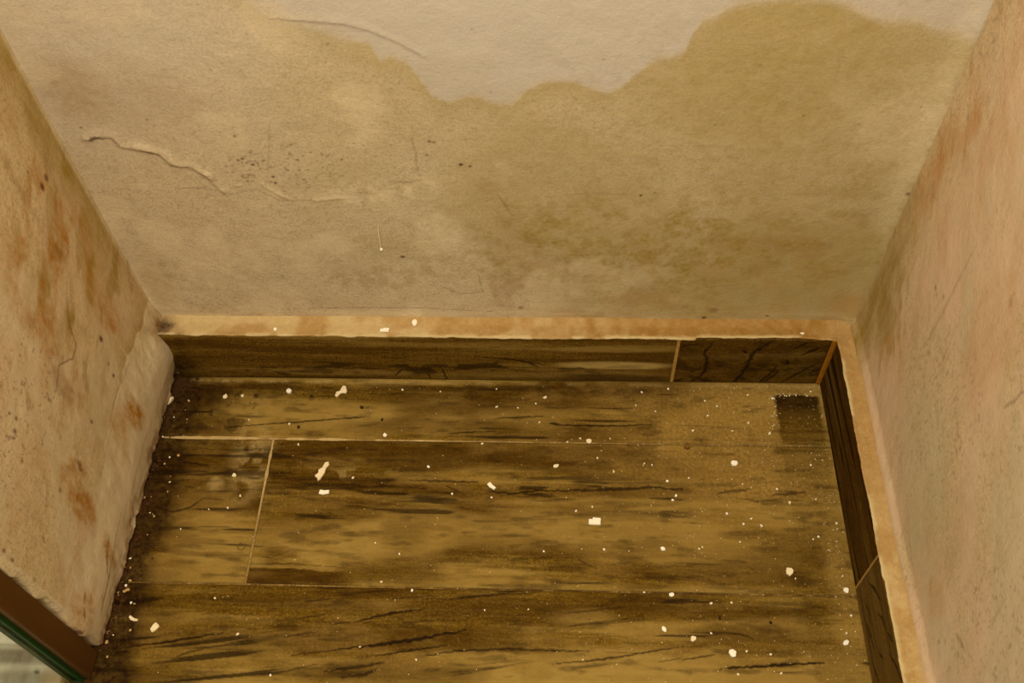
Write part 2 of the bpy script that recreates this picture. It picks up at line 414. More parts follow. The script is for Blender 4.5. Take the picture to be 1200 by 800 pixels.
# ================================================================== LEFT WALL
def build_left():
    ys = steps((YB + .012, YE, .0015))
    zs = steps((.003, .62, .0015), (.62, CEIL, .12))
    y, z, Q, idx = grid(ys, zs)
    N = len(y)
    tu = y * .80 + z * .60; tv = -y * .60 + z * .80      # along and across the trowel marks
    wv = fbm(y, z, 60, 30, oct=4, seed=105) - .5
    wl = fbm(y, z, 12, 6, oct=4, seed=109) - .5
    rp = many(lf, [(171, 366), (160, 395), (147, 426), (136, 475), (124, 528), (112, 585), (97, 643), (76, 700), (70, 712)])
    ry = np.array([p[0] for p in rp]); rz = np.array([p[1] for p in rp])
    o = np.argsort(ry); zr = np.interp(y, ry[o], rz[o]) + wv * .018 + (fbm(y, y * 0, 22, oct=3, seed=107) - .5) * .016
    band = 1 - ss(-.0025, .0025, z - zr)
    pink = .6 * ss(.45, .6, fbm(y, z, 7, 4, seed=111)) + .5 * blob(y, z, lf(20, 480), .10, .09, warp=wl)
    olive = .85 * np.exp(-((y - .02) / .045) ** 2) * ss(.12, .3, z) * (.6 + .8 * (wl + .5))
    olive += .8 * ss(.47, .62, fbm(tu, tv, 16, 40, oct=6, seed=113)) * blob(y, z, lf(120, 400), .11, .12, warp=wl)
    olive += .7 * blob(y, z, lf(75, 120), .04, .12, warp=wl * 2) + .5 * ss(.5, .62, fbm(tu, tv, 18, 48, oct=6, seed=114)) * blob(y, z, lf(50, 300), .09, .12, warp=wl)
    orange = Z0 = np.zeros(N)
    orange = .95 * blob(y, z, lf(95, 590), .016, .034, -.15, warp=wv * 2) + .95 * blob(y, z, lf(92, 552), .008, .018, warp=wv * 2)
    orange += .95 * blob(y, z, lf(153, 488), .016, .018, .3, warp=wv * 2) + .5 * blob(y, z, lf(140, 500), .03, .03, warp=wv * 2)
    orange += .9 * blob(y, z, lf(125, 645), .008, .024, -.2, warp=wv * 2)
    fo = ss(.35, .65, fbm(tu, tv, 26, 60, oct=6, seed=127))
    orange += .75 * blob(y, z, lf(130, 378), .026, .05, warp=wl * 2) + fo * (.75 * blob(y, z, lf(55, 250), .026, .06, warp=wl * 2) + .8 * blob(y, z, lf(50, 330), .04, .06, warp=wl * 2) + .5 * blob(y, z, lf(95, 300), .03, .06, warp=wl * 2))
    orange += .5 * fo * blob(y, z, lf(75, 470), .03, .05, warp=wl * 2)
    orange += .65 * blob(y, z, lf(93, 722), .018, .022, warp=wv * 2)
    orange += .3 * ss(.55, .75, fbm(tu, tv, 26, 60, oct=6, seed=115)) * ss(.4, .6, fbm(y, z, 10, 5, seed=116))
    brown = .5 * ss(.60, .80, fbm(tu, tv, 50, 110, oct=5, seed=117)) * (1 - band * .7) * ss(.42, .6, fbm(y, z, 12, 6, seed=118))
    brown += .5 * blob(y, z, lf(70, 440), .010, .03, warp=wv * 3) + .4 * blob(y, z, lf(40, 250), .008, .06, warp=wv * 3)
    pale = band * (.75 + wl * .6) + (1 - band) * .6 * ss(.52, .66, fbm(tu, tv, 8, 20, oct=6, seed=119)) * (1 - ss(.3, .5, z))
    pale = np.maximum(pale, .8 * blob(y, z, lf(8, 350), .03, .10, soft=.8, warp=wl * 2))
    pale *= 1 - .6 * np.clip(orange, 0, 1)
    pale = np.maximum(pale, .5 * ss(-.25, -.05, y) * np.exp(-((z - zr) / .0022) ** 2) * ss(.42, .6, fbm(y, z, 50, seed=121)))
    olive = np.maximum(olive, .75 * (1 - band) * np.exp(-np.clip(z - zr, 0, 1) / .022) * ss(-.28, -.05, y))
    pale = np.maximum(pale, .8 * np.exp(-((y - (YB - .003)) / .0035) ** 2) * ss(.11, .2, z))
    dark = np.zeros(N)
    for pts, w, k in [([(80, 318), (78, 350), (82, 382), (90, 405), (86, 420), (70, 428), (67, 455), (60, 475)], .0014, .55),
                      ([(96, 552), (90, 540)], .003, .6), ([(55, 560), (54, 610)], .0016, .3), ([(50, 628), (53, 636)], .0016, .6), ([(124, 650), (122, 672)], .0018, .6),
                      ([(98, 694), (96, 708)], .0018, .6), ([(150, 424), (135, 462), (128, 500)], .0013, .35), ([(96, 712), (96, 726)], .0026, .6), ([(104, 694), (104, 706)], .0012, .5), ([(132, 640), (127, 668), (121, 694), (115, 722)], .0016, .7), ([(140, 600), (133, 628), (130, 650)], .0012, .5), ([(170, 500), (158, 548), (150, 590)], .0010, .4), ([(74, 724), (84, 732), (98, 742), (112, 756)], .0030, .85), ([(125, 625), (122, 655), (124, 680)], .0012, .6)]:
        stroke(dark, y, z, many(lf, pts), w, k)
    stroke(pale, y, z, many(lf, [(134, 392), (140, 405), (148, 419)]), .0009, .95, taper=False)
    for px, py, r, k in [(55, 208, .003, .7), (50, 219, .003, .85), (117, 397, .0028, .9), (126, 426, .002, .5), (132, 440, .002, .9), (108, 494, .002, .8), (58, 468, .002, .6), (10, 484, .0016, .7),
                      (16, 505, .0022, .75), (15, 513, .0016, .7), (60, 470, .002, .5), (70, 574, .002, .6), (18, 490, .002, .7), (25, 540, .002, .5), (33, 202, .0015, .6), (165, 320, .002, .7), (8, 28, .002, .6), (15, 656, .002, .7), (5, 645, .002, .7), (40, 680, .002, .4)]:
        dark[:] = np.maximum(dark, k * blob(y, z, lf(px, py), r, r * 1.5, soft=.6))
    dark = np.maximum(dark, .5 * ss(.70, .80, fbm(y, z, 330, 240, oct=2, seed=131)) * blob(y, z, lf(15, 490), .08, .08, warp=wl))
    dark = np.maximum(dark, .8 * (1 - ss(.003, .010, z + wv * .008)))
    brown = np.maximum(brown, .8 * np.exp(-((y - YE) / .008) ** 2) * (1 - ss(.03, .07, z)))
    brown = np.maximum(brown, .95 * blob(y, z, (.018, .105), .022, .030, soft=.8, warp=wv * 2))
    brown = np.maximum(brown, .75 * (1 - ss(.012, .034, z + wv * .03)) * ss(.3, .6, fbm(y, z, 30, 90, oct=4, seed=129)))
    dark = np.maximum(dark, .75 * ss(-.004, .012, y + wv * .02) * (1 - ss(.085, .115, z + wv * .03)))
    x = np.full(N, -.002) + .0040 * wl + .0012 * wv
    amp = np.interp(y, [-.37, -.2, -.08, .0, .03], [.003, .003, .005, .012, .017])
    x += amp * np.interp(z, [0, .02, .05, .08], [-.35, .15, .8, 1.0]) * ss(.0, .075, zr - z) + .0008 * band * ss(-.22, -.05, y)
    x += .0003 * np.exp(-((z - zr) / .0022) ** 2) * ss(.35, .6, fbm(y, z, 40, seed=123))
    # ragged near edge beside the profile, ragged foot
    yy = y + np.where(y < YE + .002, (fbm(z, z * 0, 35, oct=5, seed=141) - .5) * .009, 0)
    zz = z + np.where(z < .005, (fbm(y, y * 0, 140, oct=3, seed=143)) * .006 - .002, 0)
    x -= .004 * ss(YE + .006, YE, y)
    x += (fbm(y, z, 90, 60, oct=3, seed=145) - .5) * .008 * (1 - ss(.0, .035, z))
    P = np.stack([x, yy, zz], -1)
    P2, Q2 = skirted(P, Q, idx, (-.05, 0, 0))
    return mesh_from('wall_left', P2, Q2, dict(pink=pink, olive=olive, pale=pale, orange=orange, brown=brown, dark=dark))
wall_left = link('wall_left', build_left(), M_left, kind='structure')

# ================================================================== RIGHT WALL
def build_right():
    ys = steps((YB + .010, -.56, .0016), (-.56, YN, .06))
    zs = steps((.085, .66, .0016), (.66, CEIL, .12))
    y, z, Q, idx = grid(ys, zs)
    N = len(y)
    tu = y * .72 + z * .69; tv = -y * .69 + z * .72
    wv = fbm(y, z, 60, 30, oct=4, seed=205) - .5
    wl = fbm(y, z, 12, 6, oct=4, seed=209) - .5
    pink = 1.0 * ss(.36, .56, fbm(tu, tv, 4, 7, oct=5, seed=211)) * ss(.02, -.10, y)
    pink += .4 * blob(y, z, rt(1190, 560), .06, .10, warp=wl)
    olive = 1.1 * np.exp(-((y - .0) / .036) ** 2) * (1 - ss(.26, .46, z)) * (.55 + 1.0 * (wl + .5))
    olive += .7 * ss(.45, .6, fbm(tu, tv, 18, 46, oct=6, seed=213)) * blob(y, z, rt(1045, 400), .05, .07, warp=wl)
    olive += .35 * blob(y, z, rt(1100, 640), .05, .10, warp=wl)
    orange = .55 * blob(y, z, rt(1110, 170), .02, .03, warp=wl * 2) + .55 * blob(y, z, rt(1137, 148), .012, .03, warp=wl * 2) + .4 * blob(y, z, rt(1090, 215), .02, .02, warp=wl * 2)
    orange += .5 * blob(y, z, rt(1040, 400), .012, .025, warp=wv * 2) + .4 * blob(y, z, rt(1095, 705), .02, .02, warp=wv * 2) + .35 * blob(y, z, rt(1160, 400), .03, .06, warp=wl * 2)
    orange += .4 * ss(.52, .75, fbm(tu, tv, 14, 40, oct=6, seed=215)) * ss(-.35, .0, y)
    brown = .4 * ss(.58, .78, fbm(tu, tv, 40, 100, oct=5, seed=217)) * (.25 + .75 * ss(-.12, .02, y)) + .4 * blob(y, z, rt(1090, 100), .03, .09, warp=wl)
    pale = .55 * ss(.5, .64, fbm(tu, tv, 7, 18, oct=6, seed=219)) * ss(-.05, -.2, y)
    pale += .6 * blob(y, z, rt(1105, 760), .10, .03, warp=wl)
    pale = np.maximum(pale, .6 * np.exp(-((y - (YB - .004)) / .003) ** 2))
    dark = np.zeros(N)
    for pts, w, k in [([(1145, 288), (1122, 332), (1098, 380), (1078, 412)], .0022, .25), ([(1200, 459), (1188, 470), (1176, 478)], .0018, .45), ([(1118, 742), (1130, 762)], .003, .35),
                      ([(1180, 700), (1160, 735)], .002, .2), ([(1065, 620), (1070, 665)], .0014, .25), ([(1122, 690), (1140, 720), (1150, 735)], .001, .15)]:
        stroke(dark, y, z, many(rt, pts), w, k)
    for px, py, r, k in [(1097, 337, .002, .5), (1106, 348, .002, .4), (1066, 224, .003, .6), (1166, 47, .002, .4), (1098, 345, .0015, .4), (1143, 690, .002, .4), (1100, 752, .002, .4)]:
        dark[:] = np.maximum(dark, k * blob(y, z, rt(px, py), r, r * 1.5, soft=.6))
    dark = np.maximum(dark, .3 * ss(.68, .80, fbm(y, z, 330, 200, oct=2, seed=231)) * ss(-.05, -.2, y) * ss(.4, .6, fbm(y, z, 12, seed=233)))
    x = np.full(N, XR) + .0045 * wl + .0010 * wv
    x -= .004 * (1 - ss(.104, .122, z))
    P = np.stack([x, y, z], -1)
    return mesh_from('wall_right', P, Q[:, ::-1], dict(pink=pink, olive=olive, pale=pale, orange=orange, brown=brown, dark=dark))
wall_right = link('wall_right', build_right(), M_right, kind='structure')

# ================================================================== FLOOR
floor = holder('floor', kind='structure')
GAP = .0026
J1, J2, J3, J4 = -.0925, -.2895, -.487, -.685
XJ = .1462
CRACKS = [(s, w, k) for s, w, k in [
    ([(150, 758), (200, 751), (262, 741)], .0020, .95), ([(192, 777), (214, 766), (252, 756)], .0016, .6), ([(400, 760), (470, 752), (546, 738)], .0030, .95), ([(340, 768), (400, 760), (450, 754)], .0016, .7),
    ([(440, 768), (480, 762), (524, 756)], .0020, .85), ([(420, 727), (455, 719), (497, 713)], .0024, .9), ([(385, 731), (410, 729)], .0016, .7), ([(498, 768), (540, 762), (600, 760), (650, 762), (690, 763)], .0018, .85),
    ([(648, 778), (700, 773), (745, 766), (802, 757)], .0016, .85), ([(690, 763), (760, 765)], .001, .4), ([(800, 773), (842, 766)], .0014, .8), ([(843, 783), (900, 780), (966, 776)], .0024, .95), ([(770, 775), (800, 771)], .001, .6),
    ([(330, 746), (345, 744), (372, 740)], .0016, .7), ([(380, 787), (420, 781), (450, 776)], .0030, .75), ([(398, 793), (425, 790), (440, 785)], .0036, .8), ([(300, 790), (340, 785), (372, 778)], .0016, .6),
    ([(808, 740), (845, 741), (870, 743), (884, 749)], .0014, .75), ([(864, 741), (876, 746)], .0014, .7), ([(470, 730), (510, 726)], .0012, .6), ([(255, 700), (330, 716)], .001, .25), ([(340, 726), (380, 720)], .0014, .6),
    ([(268, 500), (310, 497), (350, 494), (390, 491), (427, 489)], .0017, .85), ([(400, 490), (424, 488)], .0016, .8), ([(576, 490), (606, 489), (637, 487)], .0016, .85), ([(644, 496), (660, 498), (720, 499), (765, 497)], .0018, .9), ([(646, 495), (656, 498)], .003, .9),
    ([(525, 508), (552, 506), (582, 505)], .0016, .8), ([(765, 497), (830, 499), (880, 503)], .001, .4), ([(215, 540), (245, 546)], .0026, .75), ([(225, 523), (250, 527)], .002, .5), ([(178, 592), (200, 599), (222, 595), (238, 584)], .0020, .75),
    ([(195, 566), (208, 567)], .002, .7), ([(215, 569), (225, 570)], .0014, .7), ([(238, 583), (262, 586)], .002, .5), ([(330, 570), (345, 571), (372, 569)], .0012, .7), ([(305, 652), (318, 653), (340, 645)], .0012, .5),
    ([(480, 563), (515, 563), (560, 565)], .0022, .8), ([(575, 576), (600, 578), (640, 574)], .0024, .85), ([(520, 568), (545, 580)], .002, .6), ([(495, 582), (530, 584)], .0018, .7), ([(640, 575), (700, 574), (760, 571), (800, 573)], .0030, .8),
    ([(760, 583), (800, 585)], .0020, .8), ([(840, 578), (880, 573)], .0030, .6), ([(905, 580), (945, 576)], .0030, .7), ([(440, 566), (470, 571)], .0015, .5), ([(670, 660), (690, 662), (700, 665)], .0012, .6), ([(675, 652), (690, 663)], .0012, .6),
    ([(800, 612), (828, 613)], .0012, .6), ([(945, 640), (960, 641)], .0012, .5), ([(205, 468), (215, 474)], .003, .7), ([(300, 520), (300, 524)], .002, .5)]]
def tile_masks(x, y, row, small=False):
    N = len(x)
    wl = fbm(x, y, 12, 30, oct=4, seed=309) - .5
    wf = fbm(x, y, 60, 120, oct=3, seed=311) - .5
    g = fbm(x, y, 3.0, 42, oct=5, seed=321 + row * 7 + small * 3)
    g2 = fbm(x, y, 9, 150, oct=4, seed=331 + row * 7)
    light = .7 * ss(.48, .68, g); dim = .75 * ss(.52, .34, g)
    crack = .75 * ss(.30, .22, g2) * ss(.42, .58, fbm(x, y, 5, 22, seed=341 + row))
    dust = np.zeros(N); pale = np.zeros(N); grime_shade = np.zeros(N)
    def L(px, py, rx, ry, k, soft=.6, wq=2.0):
        v = k * blob(x, y, fl(px, py), rx, ry, soft=soft, warp=wl * wq); light[:] = np.maximum(light, v); dim[:] = dim * (1 - v * .8)
    def D(px, py, rx, ry, k, soft=.6, wq=2.0):
        v = k * blob(x, y, fl(px, py), rx, ry, soft=soft, warp=wl * wq); dim[:] = np.maximum(dim, v); light[:] = light * (1 - v * .8)
    if row == 1:
        L(400, 488, .22, .022, .95); L(300, 497, .11, .012, .9); L(330, 472, .05, .012, .5)
        D(640, 468, .22, .020, .75); D(540, 500, .12, .010, .6); D(215, 470, .04, .03, .8); D(240, 500, .03, .012, .6); D(600, 456, .20, .006, .9)
    if row == 2:
        D(230, 545, .07, .045, .75); L(245, 645, .065, .05, .95); D(165, 620, .03, .07, .6)
        D(560, 533, .33, .020, .85); D(380, 535, .06, .018, .8); L(410, 628, .11, .034, .95); L(640, 620, .28, .026, .75); L(800, 640, .15, .02, .6); D(480, 600, .03, .04, .4)
        L(570, 670, .09, .005, .85, wq=1); L(520, 665, .06, .004, .7, wq=1); D(470, 672, .05, .015, .6); L(360, 640, .05, .01, .7); D(350, 610, .05, .02, .55)
        D(930, 575, .06, .012, .75); D(690, 577, .16, .008, .75, wq=3); L(620, 563, .16, .006, .55, wq=3); L(650, 588, .2, .006, .6, wq=3); L(880, 660, .1, .005, .7)
        D(890, 672, .08, .012, .7); D(935, 650, .05, .025, .55)
    if row == 3:
        D(330, 705, .25, .014, .7); D(600, 712, .25, .014, .6); D(860, 716, .10, .010, .7); L(840, 733, .1, .008, .5); D(870, 742, .09, .010, .7)
        L(720, 795, .24, .030, 1); L(900, 795, .14, .022, .8); L(700, 772, .20, .008, .8); L(290, 765, .06, .02, .5); D(430, 785, .10, .014, .6); L(690, 722, .03, .012, .55); D(240, 740, .09, .02, .45)
        D(180, 720, .05, .05, .5)
    if row == 2 and not small:
        c = fl(348, 676)
        a = fl(290, 660); b = fl(415, 690)
        e = ss(a[0] - .005, a[0], x) * (1 - ss(b[0] - .030, b[0] + .010, x + wf * .02)) * (1 - ss(-.004, -.002, y - (fl(350, 663)[1] + wf * .008 + wl * .010 - .010 * (x - c[0]))))
        dim[:] = np.maximum(dim, e * .95); light[:] *= 1 - e
        stroke(crack, x, y, many(fl, [(290, 661), (340, 660), (414, 666)]), .0011, .5)
        stroke(light, x, y, many(fl, [(300, 650), (345, 656), (400, 659)]), .002, .6)
    for pts, w, k in CRACKS:
        stroke(crack, x, y, many(fl, pts), w * .8, k)
    if row == 3:
        xs_, ys_ = x, y
        sl = ss(.60, .70, fbm(x - y * 0, y - x * .13, 7, 130, oct=4, seed=361)) * (1 - ss(.45, .75, x)) * .8
        crack = np.maximum(crack, sl * ss(.4, .6, fbm(x, y, 8, 14, seed=363)))
    if row == 2:
        # knot-like mottling
        mo = ss(.50, .72, fbm(x, y, 22, 130, oct=5, seed=371))
        dim = np.maximum(dim, mo * .55)
        crack = np.maximum(crack, .8 * ss(.60, .70, fbm(x, y, 14, 160, oct=4, seed=373)) * blob(x, y, fl(640, 575), .33, .022, warp=wl * 1.5))
        crack = np.maximum(crack, .7 * ss(.60, .70, fbm(x, y, 14, 160, oct=4, seed=374)) * blob(x, y, fl(250, 545), .12, .03, warp=wl * 1.5))
    # the plaster dust trodden over the right-hand side
    dr = ss(.50, .80, x + wl * .30) * (1 - ss(-.03, -.20, -y * -1 - .12 + wl * .1))
    dust = .95 * ss(.48, .74, x + wl * .22) * (1 - ss(.10, .30, -y + wl * .10)) * (.55 + .8 * fbm(x, y, 30, seed=381))
    dust = np.maximum(dust, .9 * ss(.818, .842, x + wf * .012) * (.85 + wl))                          # film along the right skirting
    dust = np.maximum(dust, .55 * ss(.60, .82, x + wl * .2) * ss(.30, .42, -y))
    dust = np.maximum(dust, .3 * ss(.45, .70, fbm(x, y, 14, 40, oct=6, seed=383)))
    a0 = fl(908, 466); a1 = fl(953, 466)
    wid = ss(a0[0] - .003, a0[0] + .003, x + wf * .006) * (1 - ss(a1[0] + .002, a1[0] + .010, x + wf * .006 + (y + .02) * .02))
    sw = wid * ss(-.0165, -.0205, y + wf * .006)
    dust *= 1 - sw * (1 - ss(.05, .16, -y) * .85)
    dim = np.maximum(dim, sw * np.interp(-y, [0, .03, .06, .09, .14], [1, 1, .55, .35, .0])); light *= 1 - sw * .6
    grime_shade = np.maximum(grime_shade, sw * np.interp(-y, [0, .034, .044, .06], [.95, .8, .2, 0]))
    # pale mortar smears
    pale = np.maximum(pale, .55 * blob(x, y, fl(296, 545), .018, .05, soft=.8, warp=wl * 2) * ss(.35, .6, fbm(x, y, 60, seed=385)))
    pale = np.maximum(pale, .6 * blob(x, y, fl(253, 565), .008, .010, soft=.7, warp=wf * 2))
    pale = np.maximum(pale, .8 * np.exp(-((y + .004) / .0030) ** 2) * np.interp(x, [0, .04, .25, .5, .7, .9], [.0, .8, .6, .3, .3, .5]) * ss(.3, .6, fbm(x, y, 50, seed=384)))
    pale = np.maximum(pale, .5 * blob(x, y, fl(410, 555), .03, .010, warp=wl * 3) * ss(.5, .65, fbm(x, y, 90, seed=387)))
    grime_shade = np.maximum(grime_shade, .75 * np.exp(-((y + .013) / .006) ** 2) * np.interp(x, [0, .05, .25, .38, .62, .68], [.9, .6, .6, .9, .9, 0]) * ss(.3, .6, fbm(x, y, 40, seed=389)))
    # filth along the foot of the left wall
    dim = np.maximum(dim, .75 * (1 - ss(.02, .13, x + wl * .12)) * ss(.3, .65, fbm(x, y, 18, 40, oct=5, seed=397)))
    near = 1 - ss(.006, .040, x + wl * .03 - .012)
    grime_shade = np.maximum(grime_shade, near * (.75 + .9 * fbm(x, y, 80, seed=391)))
    grime_shade = np.maximum(grime_shade, .8 * blob(x, y, fl(230, 458), .03, .014, warp=wl * 3))
    grime_shade = np.maximum(grime_shade, .75 * ss(.58, .68, fbm(x, y, 70, 90, oct=4, seed=393)) * blob(x, y, fl(235, 485), .07, .06, warp=wl))
    grime_shade = np.maximum(grime_shade, .5 * ss(.58, .74, fbm(x, y, 30, 140, oct=5, seed=395)))
    for px, py, r in [(283, 640, .0045), (160, 655, .004), (300, 464, .003), (365, 466, .003), (248, 701, .002)]:
        c = fl(px, py); rr = np.hypot(x - c[0], y - c[1])
        crack[:] = np.maximum(crack, .6 * np.exp(-((rr - r) / .0009) ** 2))
    # tile rim a little worn
    return dict(light=light, dim=dim, dust=dust, grime_shade=grime_shade, pale=pale, crack=crack)
def floor_tile(x0, x1, y0, y1, row, step, small=False):
    x, y, Q, idx = grid(steps((x0, x1, step)), steps((y0, y1, step)))
    A = tile_masks(x, y, row, small)
    z = -.0004 * A['crack'] + .0004 * (fbm(x, y, 8, 40, oct=3, seed=401) - .5)
    e = np.minimum(np.minimum(x - x0, x1 - x), np.minimum(y - y0, y1 - y))
    z -= .0009 * (1 - ss(0, .0022, e))
    P, Q2 = skirted(np.stack([x, y, z], -1), Q, idx, (0, 0, -.007))
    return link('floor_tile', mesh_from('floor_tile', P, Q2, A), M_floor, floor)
g2 = GAP / 2
XL, XRR = -.030, .867
floor_tile(XL, XRR, J1 + g2, .007, 1, .00125)
floor_tile(XL, XJ - g2 , J2 + g2, J1 - g2, 2, .00125, True)
floor_tile(XJ + g2, XRR, J2 + g2, J1 - g2, 2, .00125)
floor_tile(XL, XRR, J3 + g2, J2 - g2, 3, .00125)
floor_tile(XL, .52, J4 + g2, J3 - g2, 4, .006)
floor_tile(.52 + GAP, XRR, J4 + g2, J3 - g2, 5, .006)
floor_tile(XL, XRR, J4 - .198, J4 - g2, 6, .006)
def grout_bed():
    x, y, Q, idx = grid(steps((XL, XRR, .003)), steps((.008, -.5, .0014), (-.5, YN, .05)))
    wf = fbm(x, y, 40, oct=3, seed=411)
    pale = (.35 + .9 * ss(.35, .6, wf)) * np.interp(x, [0, .03, .33, .40, .9], [.4, 1, .8, .25, .0]) * (np.abs(y - J1) < .006)
    pale = np.maximum(pale, .8 * (np.abs(x - XJ) < .006) * np.interp(y, [-.3, -.22, -.17], [.1, .4, 1]))
    dark = (np.abs(y - J2) < .006) * np.interp(x, [0, .05, .15, .25, .5, .6, .8], [.5, .3, .2, .5, .9, .9, .7]) * ss(.3, .6, wf)
    z = -.0016 + .0008 * (wf - .5) + .0008 * pale - .001 * dark
    return mesh_from('grout', np.stack([x, y, z], -1), Q, dict(pale=pale, dark=dark))
link('grout', grout_bed(), M_grout, floor)
box('screed', (-.045, YN, -.05), (.93, .06, -.0075), M_grout, floor)

# ================================================================== SKIRTING
base_b = holder('baseboard_back', kind='structure')
base_r = holder('baseboard_right', kind='structure')
TT = .0085
def skirting_back(x0, x1, piece):
    x, z, Q, idx = grid(steps((x0, x1, .00125)), steps((.0012, .1000, .00125)))
    wl = fbm(x, z, 12, 40, oct=4, seed=501) - .5
    wf = fbm(x, z, 70, oct=3, seed=503) - .5
    g = fbm(x, z, 4, 60, oct=5, seed=505 + piece)
    light = .35 * ss(.55, .68, g); dim = .7 * ss(.5, .36, g)
    crack = np.zeros(len(x)); grime_shade = np.zeros(len(x)); pale = np.zeros(len(x)); dust = np.zeros(len(x))
    if piece == 0:
        grime_shade = grime_shade * 1.0
        v = blob(x, z, bb(722, 428), .074, .0075, -.02, soft=.45, warp=wl * .8); pale = np.maximum(pale, .55 * v); light = np.maximum(light, v); dim *= 1 - v
        v = .6 * blob(x, z, bb(690, 409), .10, .005, soft=.6, warp=wl * 1.5); light = np.maximum(light, v)
        dim = np.maximum(dim, .85 * blob(x, z, bb(720, 443), .075, .010, soft=.4, warp=wl))
        crack = .75 * ss(.56, .68, fbm(x, z, 30, 110, oct=4, seed=511)) * blob(x, z, bb(470, 432), .22, .024, warp=wl * 1.5)
        crack = np.maximum(crack, .6 * ss(.58, .70, fbm(x, z, 34, 90, oct=4, seed=513)) * blob(x, z, bb(330, 438), .18, .014, warp=wl))
        for pts in ([(500, 428), (502, 438), (506, 444)], [(516, 428), (521, 438), (525, 446)], [(463, 440), (472, 432)], [(612, 422), (632, 430)], [(618, 396), (632, 397)], [(560, 418), (600, 421), (640, 428)]):
            stroke(crack, x, z, many(bb, pts), .0018, .85)
        grime_shade = 1.0 * blob(x, z, bb(203, 434), .026, .050, soft=.8, warp=wf * 2)  # black gap beside the left wall, its shade painted onto the tile end
        grime_shade = np.maximum(grime_shade, .5 * (1 - ss(.002, .018, z + wl * .02)))
        rim_ = .0
    else:
        dim = np.maximum(dim, .55); 
        for pts, w in ([[(812, 447), (825, 436), (829, 425), (826, 412), (836, 401)], .0028], [[(853, 453), (868, 440), (878, 424), (884, 412), (905, 400)], .0036], [[(886, 451), (900, 440), (912, 428)], .0026], [[(893, 449), (914, 435)], .0024],
                       [[(915, 449), (935, 437), (962, 424)], .0020], [[(932, 408), (948, 401)], .0026], [[(940, 416), (962, 407)], .0026], [[(948, 438), (962, 431)], .0016], [[(915, 424), (922, 427), (924, 421)], .0034], [[(788, 448), (800, 444)], .003],
                       [[(800, 405), (818, 404)], .002], [[(870, 410), (876, 414)], .003]):
            stroke(crack, x, z, many(bb, pts), w, .85)
        crack = np.maximum(crack, .6 * ss(.56, .68, fbm(x + z * .6, z, 60, 90, oct=4, seed=521)) * (.4 + .6 * (1 - ss(.03, .07, z))))
        grime_shade = .35 * ss(.5, .6, fbm(x, z, 40, seed=523))
    y = -.0006 * (fbm(x, z, 8, 60, oct=3, seed=531) - .5) + .0003 * crack
    e = np.minimum(np.minimum(x - x0, x1 - x), np.minimum(z - .0012, .1 - z))
    y += .0008 * (1 - ss(0, .002, e))
    P, Q2 = skirted(np.stack([x, y, z], -1), Q, idx, (0, TT, 0))
    return link('skirting_tile', mesh_from('skirting_tile', P, Q2, dict(light=light, dim=dim, dust=dust, grime_shade=grime_shade, pale=pale, crack=crack)), M_back_tile, base_b)
XB = .6655
skirting_back(.004, XB - .002, 0)
skirting_back(XB + .002, .8545, 1)
box('joint_grout', (XB - .0021, .0006, .002), (XB + .0021, .008, .1), M_joint, base_b)
box('corner_grout', (.8545, -.0012, .002), (.8605, .008, .1), M_corner, base_b, bevel=.0012)
def skirting_right(y0, y1, piece, step):
    y, z, Q, idx = grid(steps((y0, y1, step)), steps((.0012, .1000, step)))
    wl = fbm(y, z, 12, 40, oct=4, seed=601) - .5
    g = fbm(y, z, 4, 70, oct=5, seed=605 + piece)
    n = len(y)
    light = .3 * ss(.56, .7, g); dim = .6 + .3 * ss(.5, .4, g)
    crack = .85 * ss(.54, .66, fbm(y, z + y * .05, 9, 130, oct=4, seed=611 + piece))
    if piece:
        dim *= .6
        crack *= .35
        light = np.maximum(light, .35)
        for pts in ([(1018, 682), (1026, 692), (1032, 704)], [(1029, 718), (1034, 726), (1038, 736)], [(1014, 706), (1018, 716), (1020, 732)], [(1042, 765), (1050, 780), (1056, 796)], [(1016, 730), (1024, 760)], [(1030, 764), (1034, 772)], [(1022, 775), (1030, 800)], [(1040, 740), (1046, 752)]):
            stroke(crack, y, z, many(rb, pts), .0022, .85)
    x = FW_ + .0006 * (fbm(y, z, 8, 60, oct=3, seed=631) - .5) + .0003 * crack
    lo, hi = min(y0, y1), max(y0, y1)
    e = np.minimum(np.minimum(y - lo, hi - y), np.minimum(z - .0012, .1 - z))
    x += .0008 * (1 - ss(0, .002, e))
    P, Q2 = skirted(np.stack([x, y, z], -1), Q, idx, (TT, 0, 0))
    zz = np.zeros(n)
    return link('skirting_tile', mesh_from('skirting_tile', P, Q2, dict(light=light, dim=dim, dust=zz, grime_shade=zz, pale=zz, crack=crack)), M_right_tile, base_r)
YJ = -.2805
box('mortar_bed', (.003, TT + .0004, .0), (.893, YB + .012, .0975), M_ledge, base_b)
box('mortar_bed', (FW_ + TT + .0004, YN + .1, .0), (.893, TT, .0975), M_ledge, base_r)
box('corner_mortar', (.8603, -.0004, .0), (FW_ + TT + .0006, TT + .0006, .0975), M_corner, base_b)
skirting_right(-.0010, YJ + .0012, 0, .00125)
skirting_right(YJ - .0012, -.55, 1, .00125)
skirting_right(-.553, YN + .1, 2, .008)
box('joint_grout', (FW_ + .0002, YJ - .0014, .002), (FW_ + .008, YJ + .0014, .1), M_joint, base_r)

